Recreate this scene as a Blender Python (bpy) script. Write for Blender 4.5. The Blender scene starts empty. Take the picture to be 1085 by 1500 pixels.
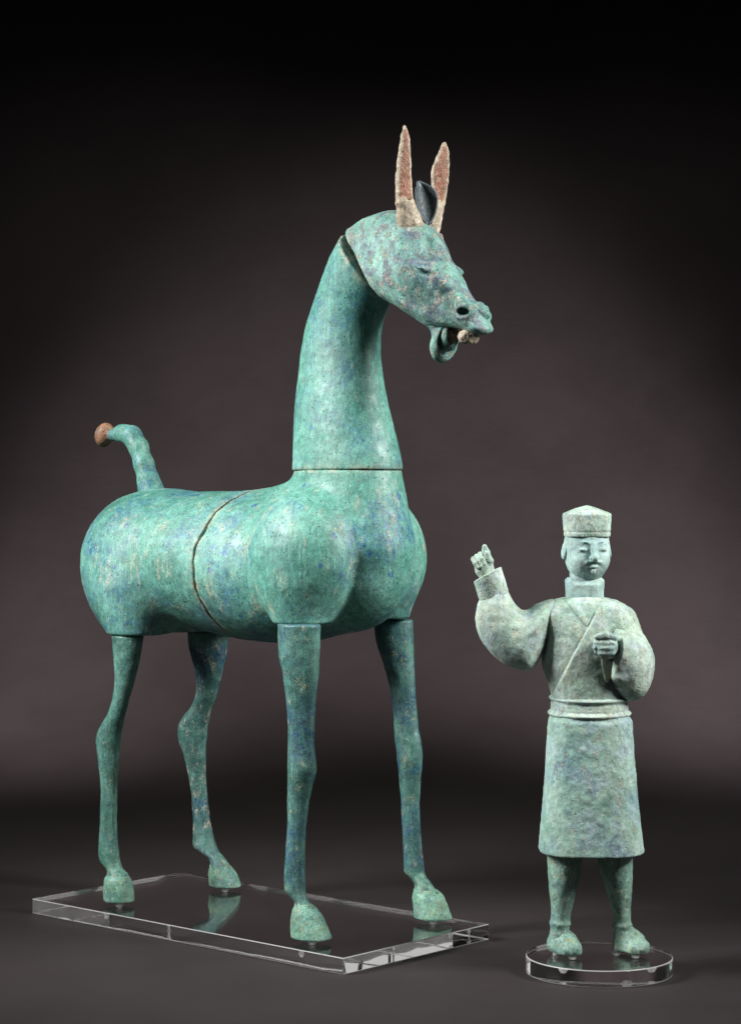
import bpy, math
import numpy as np
from mathutils import Vector, Matrix

sc = bpy.context.scene
COL = sc.collection
R = math.radians

# ------------------------------------------------------------------ camera
FOC, HOR, CX = 3230.0, 716.0, 542.5          # photo pixels (1085 x 1500)
TH = 0.026                                   # acrylic thickness (m)
HB = 0.71                                    # lens height above the acrylic tops
CAM_Z = HB + TH
cam = bpy.data.cameras.new('camera')
cam.sensor_fit = 'VERTICAL'
cam.sensor_height = 36.0
cam.lens = 36.0 * FOC / 1500.0
cam.shift_y = (HOR - 750.0) / 1500.0
cam.clip_start, cam.clip_end = 0.1, 100
camo = bpy.data.objects.new('camera', cam)
COL.objects.link(camo)
camo.location = (0, 0, CAM_Z)
camo.rotation_euler = (R(90), 0, 0)
sc.camera = camo

# ------------------------------------------------------------------ world, lights, exposure
w = bpy.data.worlds.new('World'); sc.world = w; w.use_nodes = True
w.node_tree.nodes['Background'].inputs[0].default_value = (1.0, 0.97, 0.95, 1)
w.node_tree.nodes['Background'].inputs[1].default_value = 0.008

def area(name, loc, target, sx, sy, power, color):
    l = bpy.data.lights.new(name, 'AREA'); l.shape = 'RECTANGLE'
    l.size, l.size_y, l.energy, l.color = sx, sy, power, color
    o = bpy.data.objects.new(name, l); COL.objects.link(o)
    o.location = loc
    o.rotation_euler = (Vector(target) - Vector(loc)).to_track_quat('-Z', 'Y').to_euler()
    return o

def spot(name, loc, target, power, deg, blend, color, radius=0.15):
    l = bpy.data.lights.new(name, 'SPOT')
    l.energy, l.spot_size, l.spot_blend, l.color, l.shadow_soft_size = power, R(deg), blend, color, radius
    o = bpy.data.objects.new(name, l); COL.objects.link(o)
    o.location = loc
    o.rotation_euler = (Vector(target) - Vector(loc)).to_track_quat('-Z', 'Y').to_euler()
    return o

area('softbox_left', (-1.92, 3.00, 1.90), (-0.2, 3.48, 0.70), 0.7, 1.2, 20.5, (1.0, 0.985, 0.96))
area('softbox_right', (1.9, 2.62, 1.95), (0.08, 3.38, 0.70), 0.7, 1.2, 16.5, (1.0, 0.98, 0.95))
for o in ('softbox_left', 'softbox_right'):
    bpy.data.objects[o].data.spread = R(58)
area('acrylic_fill_left', (-2.0, 3.45, 0.55), (0.0, 3.55, 0.35), 0.8, 0.7, 0.95, (1.0, 0.985, 0.97))  # low light added to brighten the acrylic edge faces
area('acrylic_fill_right', (2.0, 3.7, 0.55), (0.0, 3.55, 0.35), 0.8, 0.7, 1.8, (1.0, 0.985, 0.97))  # its opposite, also added for brightness in the acrylic
spot('background_lamp', (1.50, 4.45, 0.55), (-0.05, 6.5, 0.50), 400, 61, 1.0, (1.0, 0.90, 0.90))
spot('background_lamp', (-1.50, 4.45, 0.55), (0.15, 6.5, 0.46), 330, 61, 1.0, (1.0, 0.90, 0.90))

vs = sc.view_settings
vs.view_transform = 'Standard'; vs.look = 'None'; vs.exposure = 0.0; vs.gamma = 1.0
vs.use_curve_mapping = False
sc.render.engine = 'CYCLES'
cy = sc.cycles
cy.max_bounces = 14; cy.transmission_bounces = 12; cy.glossy_bounces = 6; cy.diffuse_bounces = 3
cy.caustics_refractive = True; cy.caustics_reflective = True
cy.sample_clamp_indirect = 4.0
cy.use_denoising = True
try:
    cy.denoiser = 'OPENIMAGEDENOISE'
except Exception:
    pass

# ------------------------------------------------------------------ maths helpers
F32 = np.float32

def cubic(x, xs, ys):
    """monotone-ish cubic through (xs, ys), clamped at the ends."""
    xs = np.asarray(xs, float); ys = np.asarray(ys, float)
    o = np.argsort(xs); xs, ys = xs[o], ys[o]
    hh = np.diff(xs); dl = np.diff(ys) / hh
    m = np.zeros_like(ys)
    m[1:-1] = np.where(dl[:-1] * dl[1:] > 0, 2 * dl[:-1] * dl[1:] / (dl[:-1] + dl[1:] + 1e-12 * np.sign(dl[:-1])), 0)
    m[0], m[-1] = dl[0], dl[-1]
    xc = np.clip(x, xs[0], xs[-1])
    i = np.clip(np.searchsorted(xs, xc) - 1, 0, len(hh) - 1)
    t = (xc - xs[i]) / hh[i]
    return ((1 + 2 * t) * (1 - t) ** 2 * ys[i] + t * (1 - t) ** 2 * hh[i] * m[i]
            + t * t * (3 - 2 * t) * ys[i + 1] + t * t * (t - 1) * hh[i] * m[i + 1])

def smin(a, b, k):
    h = np.clip(0.5 + 0.5 * (b - a) / k, 0, 1)
    return b + (a - b) * h - k * h * (1 - h)

def smax(a, b, k):
    return -smin(-a, -b, k)

def sstep(x, a, b):
    t = np.clip((x - a) / (b - a), 0, 1)
    return t * t * (3 - 2 * t)

def ell(P, c, r, rot=None):
    q = P - np.asarray(c, float)
    if rot is not None:
        q = q @ np.asarray(rot)
    r = np.asarray(r, float)
    k0 = np.sqrt(((q / r) ** 2).sum(1)); k1 = np.sqrt(((q / (r * r)) ** 2).sum(1)) + 1e-9
    return k0 * (k0 - 1.0) / k1

def cone(P, a, b, r1, r2):
    a = np.asarray(a, float); b = np.asarray(b, float)
    ab = b - a; L = ab @ ab
    t = np.clip(((P - a) @ ab) / L, 0, 1)
    return np.sqrt(((P - a - t[:, None] * ab) ** 2).sum(1)) - (r1 + (r2 - r1) * t)

def chain(P, pts, k=0.004):
    d = None
    for (a, ra), (b, rb) in zip(pts[:-1], pts[1:]):
        e = cone(P, a, b, ra, rb)
        d = e if d is None else smin(d, e, k)
    return d

def rot_cols(x, y, z):                        # matrix whose columns are a local basis
    return np.stack([np.asarray(x, float), np.asarray(y, float), np.asarray(z, float)], 1)

def euler(rx=0, ry=0, rz=0):
    return np.array(Matrix.Rotation(R(rz), 3, 'Z') @ Matrix.Rotation(R(ry), 3, 'Y') @ Matrix.Rotation(R(rx), 3, 'X'))

def loft(t, x, y, ts, cxs, cys, a, b, n=2.0):
    """section half sizes a,b centred cx,cy along the parameter t."""
    cx_ = cubic(t, ts, cxs); cy_ = cubic(t, ts, cys)
    A = cubic(t, ts, a); B = cubic(t, ts, b)
    k = (np.abs((x - cx_) / A) ** n + np.abs((y - cy_) / B) ** n) ** (1.0 / n)
    return (k - 1) * np.minimum(A, B)

def poly_sdf(px, py, poly):
    """signed distance to a closed polygon."""
    d = None
    for a, b in zip(poly, poly[1:] + poly[:1]):
        ex, ey = b[0] - a[0], b[1] - a[1]
        wx, wy = px - a[0], py - a[1]
        t = np.clip((wx * ex + wy * ey) / (ex * ex + ey * ey + 1e-12), 0, 1)
        dd = (wx - ex * t) ** 2 + (wy - ey * t) ** 2
        c1 = py >= a[1]; c2 = py < b[1]; c3 = ex * wy > ey * wx
        flip = (c1 & c2 & c3) | (~c1 & ~c2 & ~c3)
        if d is None:
            d = dd; s = np.ones_like(dd)
        d = np.minimum(d, dd); s = np.where(flip, -s, s)
    return np.sqrt(d) * s

def smooth_poly(pts, it=2):
    p = [np.array(q, float) for q in pts]
    for _ in range(it):
        p = [r for a, b in zip(p, p[1:] + p[:1]) for r in (a * .75 + b * .25, a * .25 + b * .75)]
    return [tuple(q) for q in p]

def inflate(d2, yy, T, W):
    """round a flat outline (d2 < 0 inside) to half thickness W, edge radius T; yy = |offset across|."""
    inset = np.clip(-d2, 0, T)
    half = np.sqrt(np.maximum(1 - (1 - inset / T) ** 2, 0)) * W
    dep = (yy - half) * .75
    return np.where(d2 < 0, np.maximum(dep, d2), np.sqrt(d2 ** 2 + yy ** 2 * .4))

_rs = np.random.RandomState(7)
_NT = _rs.rand(64, 64, 64)
def vnoise(P, s):
    q = P * s + 31.7
    i = np.floor(q).astype(int); f = q - i; f = f * f * (3 - 2 * f)
    def g(a, b, c): return _NT[(i[:, 0] + a) % 64, (i[:, 1] + b) % 64, (i[:, 2] + c) % 64]
    x, y, z = f.T
    c00 = g(0,0,0)*(1-x)+g(1,0,0)*x; c10 = g(0,1,0)*(1-x)+g(1,1,0)*x
    c01 = g(0,0,1)*(1-x)+g(1,0,1)*x; c11 = g(0,1,1)*(1-x)+g(1,1,1)*x
    return ((c00*(1-y)+c10*y)*(1-z) + (c01*(1-y)+c11*y)*z) - 0.5

# ------------------------------------------------------------------ implicit surface -> mesh
def new_mesh(name, V, Fc, smooth=True):
    me = bpy.data.meshes.new(name)
    Fc = np.asarray(Fc, np.int32); V = np.asarray(V, F32)
    nf, k = Fc.shape
    me.vertices.add(len(V)); me.vertices.foreach_set('co', V.ravel())
    me.loops.add(nf * k); me.loops.foreach_set('vertex_index', Fc.ravel())
    me.polygons.add(nf)
    me.polygons.foreach_set('loop_start', np.arange(0, nf * k, k, dtype=np.int32))
    me.polygons.foreach_set('use_smooth', np.full(nf, smooth, bool))
    me.update(calc_edges=True); me.validate()
    return me

def surf(fn, lo, hi, vox, bump=0.0, bscale=60.0, project=True):
    """mesh the zero set of fn (points -> distance) by surface nets on a narrow band."""
    B = 4
    lo = np.asarray(lo, float); hi = np.asarray(hi, float)
    nb = np.ceil((hi - lo) / (vox * B)).astype(int) + 1
    n = nb * B
    ax = [lo[i] + vox * (np.arange(nb[i]) * B + (B - 1) / 2) for i in range(3)]
    G = np.stack(np.meshgrid(*ax, indexing='ij'), -1).reshape(-1, 3)
    dc = np.concatenate([fn(G[i:i + 400000]) for i in range(0, len(G), 400000)])
    act = np.abs(dc) < vox * B * 2.0
    D = np.where(dc < 0, -1.0, 1.0).reshape(nb).repeat(B, 0).repeat(B, 1).repeat(B, 2).astype(F32)
    idx = np.stack(np.unravel_index(np.nonzero(act)[0], nb), 1)
    off = np.stack(np.meshgrid(*[np.arange(B)] * 3, indexing='ij'), -1).reshape(-1, 3)
    for s in range(0, len(idx), 6000):
        ii = (idx[s:s + 6000, None, :] * B + off[None]).reshape(-1, 3)
        D[ii[:, 0], ii[:, 1], ii[:, 2]] = fn(lo + ii * vox)
    S = D < 0
    c = [S[a:n[0]-1+a, b:n[1]-1+b, d:n[2]-1+d] for a in (0,1) for b in (0,1) for d in (0,1)]
    tot = sum(x.astype(np.int8) for x in c)
    cells = np.stack(np.nonzero((tot > 0) & (tot < 8)), 1)
    vid = np.full(n - 1, -1, np.int32)
    vid[cells[:, 0], cells[:, 1], cells[:, 2]] = np.arange(len(cells))
    acc = np.zeros((len(cells), 3)); cnt = np.zeros(len(cells))
    corners = [(a, b, d) for a in (0,1) for b in (0,1) for d in (0,1)]
    for p in corners:
        for axis in range(3):
            if p[axis] == 1: continue
            q = list(p); q[axis] = 1
            d0 = D[cells[:,0]+p[0], cells[:,1]+p[1], cells[:,2]+p[2]]
            d1 = D[cells[:,0]+q[0], cells[:,1]+q[1], cells[:,2]+q[2]]
            m = (d0 < 0) != (d1 < 0)
            t = np.where(m, d0 / np.where(m, d0 - d1, 1), 0)
            pt = np.tile(np.array(p, float), (len(cells), 1)); pt[:, axis] += t
            acc[m] += pt[m]; cnt[m] += 1
    V = lo + (cells + acc / cnt[:, None]) * vox
    quads = []
    for axis in range(3):
        a1, a2 = (axis + 1) % 3, (axis + 2) % 3
        sl0 = [slice(None)] * 3; sl1 = [slice(None)] * 3
        sl0[axis] = slice(0, n[axis]-1); sl1[axis] = slice(1, n[axis])
        s0, s1 = S[tuple(sl0)], S[tuple(sl1)]
        e = np.stack(np.nonzero(s0 != s1), 1)
        ok = (e[:, a1] > 0) & (e[:, a2] > 0) & (e[:, a1] < n[a1]-1) & (e[:, a2] < n[a2]-1)
        e = e[ok]
        ins = S[e[:,0], e[:,1], e[:,2]]
        def cell(d1_, d2_):
            k = e.copy(); k[:, a1] -= d1_; k[:, a2] -= d2_
            return vid[k[:,0], k[:,1], k[:,2]]
        q = np.stack([cell(1,1), cell(0,1), cell(0,0), cell(1,0)], 1)
        q[~ins] = q[~ins][:, ::-1]
        quads.append(q)
    Fc = np.concatenate(quads)
    Fc = Fc[(Fc >= 0).all(1)]
    h = vox * 0.5
    def grad(V):
        g = np.stack([fn(V + np.eye(3)[k] * h) - fn(V - np.eye(3)[k] * h) for k in range(3)], 1) / (2 * h)
        return g
    if project or bump:
        g = grad(V); L = np.sqrt((g ** 2).sum(1)) + 1e-6
        if project:
            step = np.clip(fn(V) / L, -vox * .6, vox * .6)
            V = V - g / L[:, None] * step[:, None]
        if bump:
            nz = vnoise(V, bscale) + 0.5 * vnoise(V, bscale * 2.3) + 0.25 * vnoise(V, bscale * 5.1)
            V = V + g / L[:, None] * (bump * nz)[:, None]
    return V, Fc

def obj(name, VF, mat, parent=None, smooth=True):
    me = new_mesh(name, VF[0], VF[1], smooth)
    o = bpy.data.objects.new(name, me); COL.objects.link(o)
    me.materials.append(mat)
    if parent is not None: o.parent = parent
    return o

def set_rim(o, dist, w=.010):
    n = len(o.data.vertices); co = np.empty(n * 3, F32); o.data.vertices.foreach_get('co', co)
    P = co.reshape(-1, 3).astype(float)
    a = o.data.attributes.new('rim', 'FLOAT', 'POINT')
    a.data.foreach_set('value', np.exp(-(dist(P) / w) ** 2).astype(F32))

def grid_sheet(Pts, th):
    """closed thick sheet from a (n,m,3) grid of points."""
    n, m, _ = Pts.shape
    du = np.gradient(Pts, axis=0); dv = np.gradient(Pts, axis=1)
    N = np.cross(du, dv); N /= np.linalg.norm(N, axis=2, keepdims=True) + 1e-9
    A = (Pts + N * th / 2).reshape(-1, 3); Bk = (Pts - N * th / 2).reshape(-1, 3)
    V = np.concatenate([A, Bk]); o = n * m; Fq = []
    for i in range(n - 1):
        for j in range(m - 1):
            a, b, c_, d = i*m+j, (i+1)*m+j, (i+1)*m+j+1, i*m+j+1
            Fq += [(a, b, c_, d), (o+d, o+c_, o+b, o+a)]
    rim = [i*m for i in range(n)] + [(n-1)*m+j for j in range(1, m)] + [i*m+m-1 for i in range(n-2, -1, -1)] + [j for j in range(m-2, 0, -1)]
    for a, b in zip(rim, rim[1:] + rim[:1]):
        Fq.append((a, o+a, o+b, b))
    return V, np.array(Fq)

def lathe(prof, seg=48, c=(0, 0, 0)):
    """closed revolved profile [(r,z)...] with first and last r = 0 (tiny)."""
    V = []; n = len(prof)
    for r, z in prof:
        for k in range(seg):
            a = 2 * math.pi * k / seg
            V.append((c[0] + r * math.cos(a), c[1] + r * math.sin(a), c[2] + z))
    Fq = [(i*seg+k, i*seg+(k+1) % seg, (i+1)*seg+(k+1) % seg, (i+1)*seg+k) for i in range(n-1) for k in range(seg)]
    return np.array(V), np.array(Fq)

def thing(name, label, cat, loc, rotz=0.0):
    o = bpy.data.objects.new(name, None); COL.objects.link(o)
    o.location = loc; o.rotation_euler = (0, 0, rotz)
    o.empty_display_size = 0.05
    o['label'] = label; o['category'] = cat
    return o

# ------------------------------------------------------------------ materials
class NT:
    def __init__(s, name):
        s.m = bpy.data.materials.new(name); s.m.use_nodes = True
        s.t = s.m.node_tree; s.b = s.t.nodes['Principled BSDF']
        s.co = s.n('ShaderNodeTexCoord').outputs['Object']
    def n(s, typ, **kw):
        x = s.t.nodes.new(typ)
        for k, v in kw.items(): setattr(x, k, v)
        return x
    def l(s, a, b): s.t.links.new(a, b)
    def noise(s, scale, detail=4, rough=0.55, vec=None, dist=0.0, off=0.0):
        x = s.n('ShaderNodeTexNoise')
        x.inputs['Scale'].default_value = scale; x.inputs['Detail'].default_value = detail
        x.inputs['Roughness'].default_value = rough; x.inputs['Distortion'].default_value = dist
        v = vec or s.co
        if off:
            mp = s.n('ShaderNodeMapping'); mp.inputs['Location'].default_value = (off, off * .7, -off)
            s.l(v, mp.inputs[0]); v = mp.outputs[0]
        s.l(v, x.inputs['Vector'])
        return x.outputs['Fac']
    def stretch(s, scale, rot=(0, 0, 0)):
        mp = s.n('ShaderNodeMapping'); mp.inputs['Scale'].default_value = scale; mp.inputs['Rotation'].default_value = rot
        s.l(s.co, mp.inputs[0]); return mp.outputs[0]
    def ramp(s, fac, a, b, lo=0.0, hi=1.0):
        x = s.n('ShaderNodeMapRange'); x.interpolation_type = 'SMOOTHSTEP'
        x.inputs['From Min'].default_value = a; x.inputs['From Max'].default_value = b
        x.inputs['To Min'].default_value = lo; x.inputs['To Max'].default_value = hi
        s.l(fac, x.inputs['Value']); return x.outputs[0]
    def math(s, op, a, b):
        x = s.n('ShaderNodeMath'); x.operation = op
        for i, v in enumerate((a, b)):
            if isinstance(v, (int, float)): x.inputs[i].default_value = v
            else: s.l(v, x.inputs[i])
        return x.outputs[0]
    def mix(s, fac, a, b, mode='MIX'):
        x = s.n('ShaderNodeMix'); x.data_type = 'RGBA'; x.blend_type = mode
        for i, v in ((0, fac), (6, a), (7, b)):
            if isinstance(v, (int, float)): x.inputs[i].default_value = v
            elif isinstance(v, tuple): x.inputs[i].default_value = (*v, 1)
            else: s.l(v, x.inputs[i])
        return x.outputs[2]
    def bump(s, hgt, strength, dist, prev=None):
        x = s.n('ShaderNodeBump'); x.inputs['Strength'].default_value = strength; x.inputs['Distance'].default_value = dist
        s.l(hgt, x.inputs['Height'])
        if prev is not None: s.l(prev, x.inputs['Normal'])
        return x.outputs[0]

def patina(name, light, mid, dark, blue, tan, blue_amt=.6, dark_amt=.6, tan_amt=.5, dots=0.0, grain=.35,
           macro=9.0, relief=.35, off=0.0, rough=.52, grey=None, grey_amt=0.0, streak=0.5, srot=(0, R(35), 0), tan_cut=.60, sat=1.12, fine=.26, tan_str=1.0, rim=None, rust=.4, scratch=.45, pits=.75):
    t = NT(name)
    c = t.mix(t.ramp(t.noise(macro, 8, .70, off=off + 1.1), .30, .70), mid, light)
    # diagonal brushed streaks of corrosion
    st = t.noise(1.0, 5, .65, vec=t.stretch((260, 260, 26), srot))
    c = t.mix(t.ramp(st, .46, .70, 0, streak), c, light)
    st2 = t.noise(1.0, 4, .6, vec=t.stretch((180, 180, 22), (srot[0] + .2, srot[1], srot[2] + .3)))
    c = t.mix(t.ramp(st2, .52, .74, 0, streak), c, dark)
    if grey:
        c = t.mix(t.ramp(t.noise(macro * 2.3, 8, .68, off=off + 7.7), .47, .60, 0, grey_amt), c, grey)
    c = t.mix(t.ramp(t.noise(macro * .9, 7, .66, off=off + 3.3), .50, .68, 0, dark_amt), c, dark)
    bl = t.math('MULTIPLY', t.ramp(t.noise(macro * 1.25, 6, .62, off=off + 5.9, dist=.4), .44, .66), t.ramp(t.noise(macro * 15, 6, .75, off=off + 2.0), .40, .60, .08, 1.0))
    c = t.mix(t.math('MULTIPLY', bl, blue_amt), c, blue)
    if dots:
        v = t.n('ShaderNodeTexVoronoi'); v.inputs['Scale'].default_value = 24; v.inputs['Randomness'].default_value = 1
        wv = t.n('ShaderNodeMixRGB'); wv.blend_type = 'ADD'; wv.inputs[0].default_value = .006
        nn = t.n('ShaderNodeTexNoise'); nn.inputs['Scale'].default_value = 120; t.l(t.co, nn.inputs['Vector'])
        t.l(t.co, wv.inputs[1]); t.l(nn.outputs['Color'], wv.inputs[2]); t.l(wv.outputs[0], v.inputs['Vector'])
        d = t.ramp(v.outputs['Distance'], .10, .17, 1, 0)
        sep = t.n('ShaderNodeSeparateColor'); t.l(v.outputs['Color'], sep.inputs[0])
        d = t.math('MULTIPLY', d, t.ramp(sep.outputs[0], .45, .55))
        c = t.mix(t.math('MULTIPLY', d, dots), c, blue)
    # tan mineral crust
    cr = t.math('MULTIPLY', t.ramp(t.noise(macro * 4.5, 8, .7, off=off + 9.1, vec=t.stretch((1.4, 1.4, tan_str), srot)), tan_cut - .06, tan_cut + .04),
                t.ramp(t.noise(macro * 30, 4, .7, off=off), .38, .55))
    c = t.mix(t.math('MULTIPLY', cr, tan_amt), c, tan)
    if rim:                                                  # crust and bare metal along a casting's broken edge
        at = t.n('ShaderNodeAttribute'); at.attribute_name = 'rim'
        rf = t.math('MULTIPLY', at.outputs['Fac'], t.ramp(t.noise(70, 6, .7, off=off + 12), .40, .62))
        c = t.mix(t.math('MULTIPLY', rf, .7), c, rim)
        rd = t.math('MULTIPLY', at.outputs['Fac'], t.ramp(t.noise(45, 5, .7, off=off + 15), .50, .66))
        c = t.mix(t.math('MULTIPLY', rd, rust), c, (.16, .075, .03))
    for k_, ro in enumerate(((.2, .9, .1), (.3, -.5, .8), (1.1, .2, .4))):         # pale scratches and scrapes
        sn = t.noise(1.0, 2, .5, vec=t.stretch((420, 420, 11), ro))
        c = t.mix(t.ramp(sn, .665, .70, 0, scratch), c, tuple(min(1, x * 1.5 + .05) for x in light))
    vp = t.n('ShaderNodeTexVoronoi'); vp.inputs['Scale'].default_value = 150; t.l(t.co, vp.inputs['Vector'])
    sv = t.n('ShaderNodeSeparateColor'); t.l(vp.outputs['Color'], sv.inputs[0])
    pt_ = t.math('MULTIPLY', t.ramp(vp.outputs['Distance'], .16, .26, 1, 0), t.ramp(sv.outputs[1], .70, .76))
    c = t.mix(t.math('MULTIPLY', pt_, pits), c, tuple(x * .5 for x in dark))
    # fine grain: light flecks and dark pits
    g = t.noise(520, 3, .7, off=off)
    c = t.mix(t.ramp(g, .54, .72, 0, grain), c, tuple(min(1, x * 1.25 + .06) for x in light))
    pit = t.noise(330, 4, .7, off=off + 4.0)
    c = t.mix(t.ramp(pit, .55, .72, 0, grain * 1.4), c, tuple(x * .45 for x in dark))
    v1 = t.ramp(t.noise(340, 4, .75, off=off + 6.0), .30, .70, 1 - fine, 1 + fine)
    v2 = t.ramp(t.noise(75, 5, .7, off=off + 8.0), .32, .68, .80, 1.22)
    vv = t.math('MULTIPLY', v1, v2)
    hs = t.n('ShaderNodeHueSaturation'); hs.inputs['Saturation'].default_value = sat; t.l(c, hs.inputs['Color']); t.l(vv, hs.inputs['Value'])
    c = hs.outputs[0]
    t.l(c, t.b.inputs['Base Color'])
    rr = t.ramp(t.noise(60, 4), .3, .7, rough - .1, rough + .14)
    t.l(rr, t.b.inputs['Roughness'])
    t.b.inputs['Specular IOR Level'].default_value = .45
    n1 = t.bump(t.noise(95, 5, .6, off=off), relief, .0016)
    n2 = t.bump(t.noise(420, 4, .7, off=off), relief, .0007, n1)
    n3 = t.bump(t.math('SUBTRACT', cr, pt_), relief * .9, .0011, n2)
    t.l(n3, t.b.inputs['Normal'])
    return t.m

TQ_L, TQ_M, TQ_D = (.142, .300, .252), (.042, .152, .122), (.009, .047, .040)
BLUE, TAN = (.026, .075, .195), (.37, .345, .265)
M_body = patina('patina_body', TQ_L, TQ_M, TQ_D, BLUE, TAN, blue_amt=.70, dark_amt=.55, tan_amt=.55, dots=.75, grain=.5, macro=7.5, streak=.5, tan_cut=.60, tan_str=.45, fine=.24, rim=(.40, .34, .25))
M_neck = patina('patina_neck', TQ_L, TQ_M, TQ_D, BLUE, TAN, blue_amt=.45, dark_amt=.6, tan_amt=.35, dots=.5, grain=.36, macro=7.5, off=20, streak=.42, srot=(0, R(8), 0), tan_cut=.64, tan_str=.5, fine=.22, rim=(.38, .33, .25))
M_head = patina('patina_head', (.195, .345, .30), (.066, .180, .150), (.012, .042, .042), (.04, .075, .14), (.44, .38, .31), blue_amt=.6, dark_amt=.75, tan_amt=.8,
                grain=.5, macro=14, relief=.75, off=40, grey=(.085, .095, .135), grey_amt=.85, streak=.25, tan_cut=.575, rim=(.44, .37, .26))
M_leg = patina('patina_leg', (.085, .185, .155), (.027, .082, .074), (.007, .026, .028), (.016, .046, .130), (.36, .32, .20), blue_amt=.8, dark_amt=.7, tan_amt=.5,
               grain=.5, macro=11, relief=.5, off=60, streak=.4, srot=(0, 0, 0), tan_cut=.61, rim=(.16, .29, .21), rust=.15)
M_leg_green = patina('patina_leg_green', (.115, .24, .195), (.040, .120, .098), (.010, .038, .034), (.020, .060, .135), (.36, .33, .24), blue_amt=.5, dark_amt=.65, tan_amt=.45,
               grain=.5, macro=11, relief=.5, off=64, streak=.4, srot=(0, 0, 0), tan_cut=.62, rim=(.17, .30, .22), rust=.15)
M_crust = patina('patina_leg_crusted', (.08, .175, .15), (.024, .076, .070), (.006, .024, .026), (.014, .044, .132), (.35, .32, .255), blue_amt=.9, dark_amt=.7, tan_amt=.9,
                 grain=.5, macro=11, relief=.6, off=66, streak=.35, srot=(0, 0, 0), tan_cut=.59, rim=(.15, .27, .20), rust=.15)
M_hoof = patina('patina_hoof', (.20, .36, .27), (.085, .205, .155), (.03, .09, .075), (.045, .10, .20), (.45, .41, .28), blue_amt=.6, dark_amt=.5, tan_amt=.6,
                grain=.45, macro=24, relief=.7, off=80, streak=.2, tan_cut=.57)
M_tail = patina('patina_tail', TQ_L, TQ_M, TQ_D, BLUE, TAN, blue_amt=.7, dark_amt=.5, tan_amt=.3, grain=.35, macro=16, off=90, streak=.25, srot=(0, 0, 0))
M_red = patina('rust_red_knob', (.25, .15, .10), (.19, .075, .035), (.07, .06, .045), (.10, .13, .11), (.33, .25, .19), blue_amt=.8, dark_amt=.7, tan_amt=.6,
               grain=.5, macro=40, relief=.7, off=95, streak=.1)
M_ear = patina('bone_crust_ear', (.44, .38, .30), (.31, .265, .20), (.13, .11, .075), (.20, .20, .19), (.52, .43, .33), blue_amt=.4, dark_amt=.4, tan_amt=.4,
               grain=.45, macro=38, relief=.8, off=99, streak=.15)
M_earred = patina('red_pigment', (.33, .165, .12), (.245, .09, .058), (.10, .045, .03), (.22, .15, .13), (.46, .36, .26), blue_amt=.6, dark_amt=.6, tan_amt=.9,
                  grain=.55, macro=30, relief=.9, off=103, streak=.35, srot=(0, 0, 0), tan_cut=.54)
M_lock = patina('patina_forelock', (.075, .10, .115), (.028, .042, .045), (.012, .014, .012), (.040, .055, .09), (.13, .095, .04), blue_amt=.6, dark_amt=.7, tan_amt=.6,
                grain=.35, macro=34, relief=.5, off=107, streak=.1)
M_man = patina('pale_patina', (.39, .475, .395), (.22, .335, .275), (.085, .15, .11), (.11, .19, .26), (.50, .46, .35), blue_amt=.6, dark_amt=.45, tan_amt=.6,
               grain=.24, macro=15, relief=.75, off=120, streak=.12, fine=.12, sat=1.05, scratch=.15, pits=.2, tan_cut=.58, grey=(.36, .42, .46), grey_amt=.5, rough=.7)
M_skirt = patina('pale_patina_skirt', (.32, .435, .37), (.165, .29, .25), (.07, .155, .13), (.09, .16, .24), (.43, .40, .30), blue_amt=.75, dark_amt=.55, tan_amt=.45,
                 grain=.24, macro=12, relief=.75, off=131, streak=.12, fine=.12, sat=1.08, scratch=.15, pits=.2, tan_cut=.60, grey=(.30, .38, .44), grey_amt=.5, rough=.7)
M_face = patina('pale_patina_face', (.33, .45, .42), (.19, .315, .30), (.07, .135, .115), (.10, .19, .27), (.45, .43, .32), blue_amt=.5, dark_amt=.35, tan_amt=.5,
                grain=.2, macro=22, relief=.5, off=140, streak=.08, fine=.12, sat=1.0, scratch=.1, pits=.15, tan_cut=.60, rough=.68)
M_shin = patina('green_patina_shin', (.25, .37, .305), (.11, .215, .18), (.028, .07, .058), (.04, .095, .155), (.36, .30, .17), blue_amt=.7, dark_amt=.6, tan_amt=.6,
                grain=.4, macro=22, relief=.6, off=150, streak=.25, srot=(0, 0, 0), tan_cut=.58)
M_foot = patina('green_patina_foot', (.26, .38, .32), (.13, .25, .21), (.04, .08, .05), (.06, .13, .18), (.33, .28, .08), blue_amt=.5, dark_amt=.4, tan_amt=.8,
                grain=.4, macro=26, relief=.6, off=160, streak=.1, tan_cut=.60)
M_fist = patina('blue_green_fist', (.34, .42, .37), (.17, .27, .255), (.06, .10, .085), (.07, .15, .22), (.48, .42, .31), blue_amt=.7, dark_amt=.5, tan_amt=.5,
                grain=.35, macro=34, relief=.6, off=170, streak=.1)

M_lining = patina('shade_dark_sleeve_lining', (.10, .115, .085), (.055, .068, .05), (.02, .025, .018), (.06, .09, .10), (.22, .19, .11), macro=30, off=175, streak=.1, grain=.3)  # dark tone puts the shade of the sleeve mouth into the colour
def plain(name, col, rough, bump_s=None):
    t = NT(name)
    t.b.inputs['Base Color'].default_value = (*col, 1); t.b.inputs['Roughness'].default_value = rough
    if bump_s: t.l(t.bump(t.noise(bump_s, 4), .5, .001), t.b.inputs['Normal'])
    return t.m
M_hole = patina('raw_bronze_inside', (.045, .032, .018), (.022, .017, .010), (.006, .005, .004), (.012, .014, .012), (.16, .085, .03), tan_amt=.5, grain=.3, macro=50, off=180, streak=0)

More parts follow.
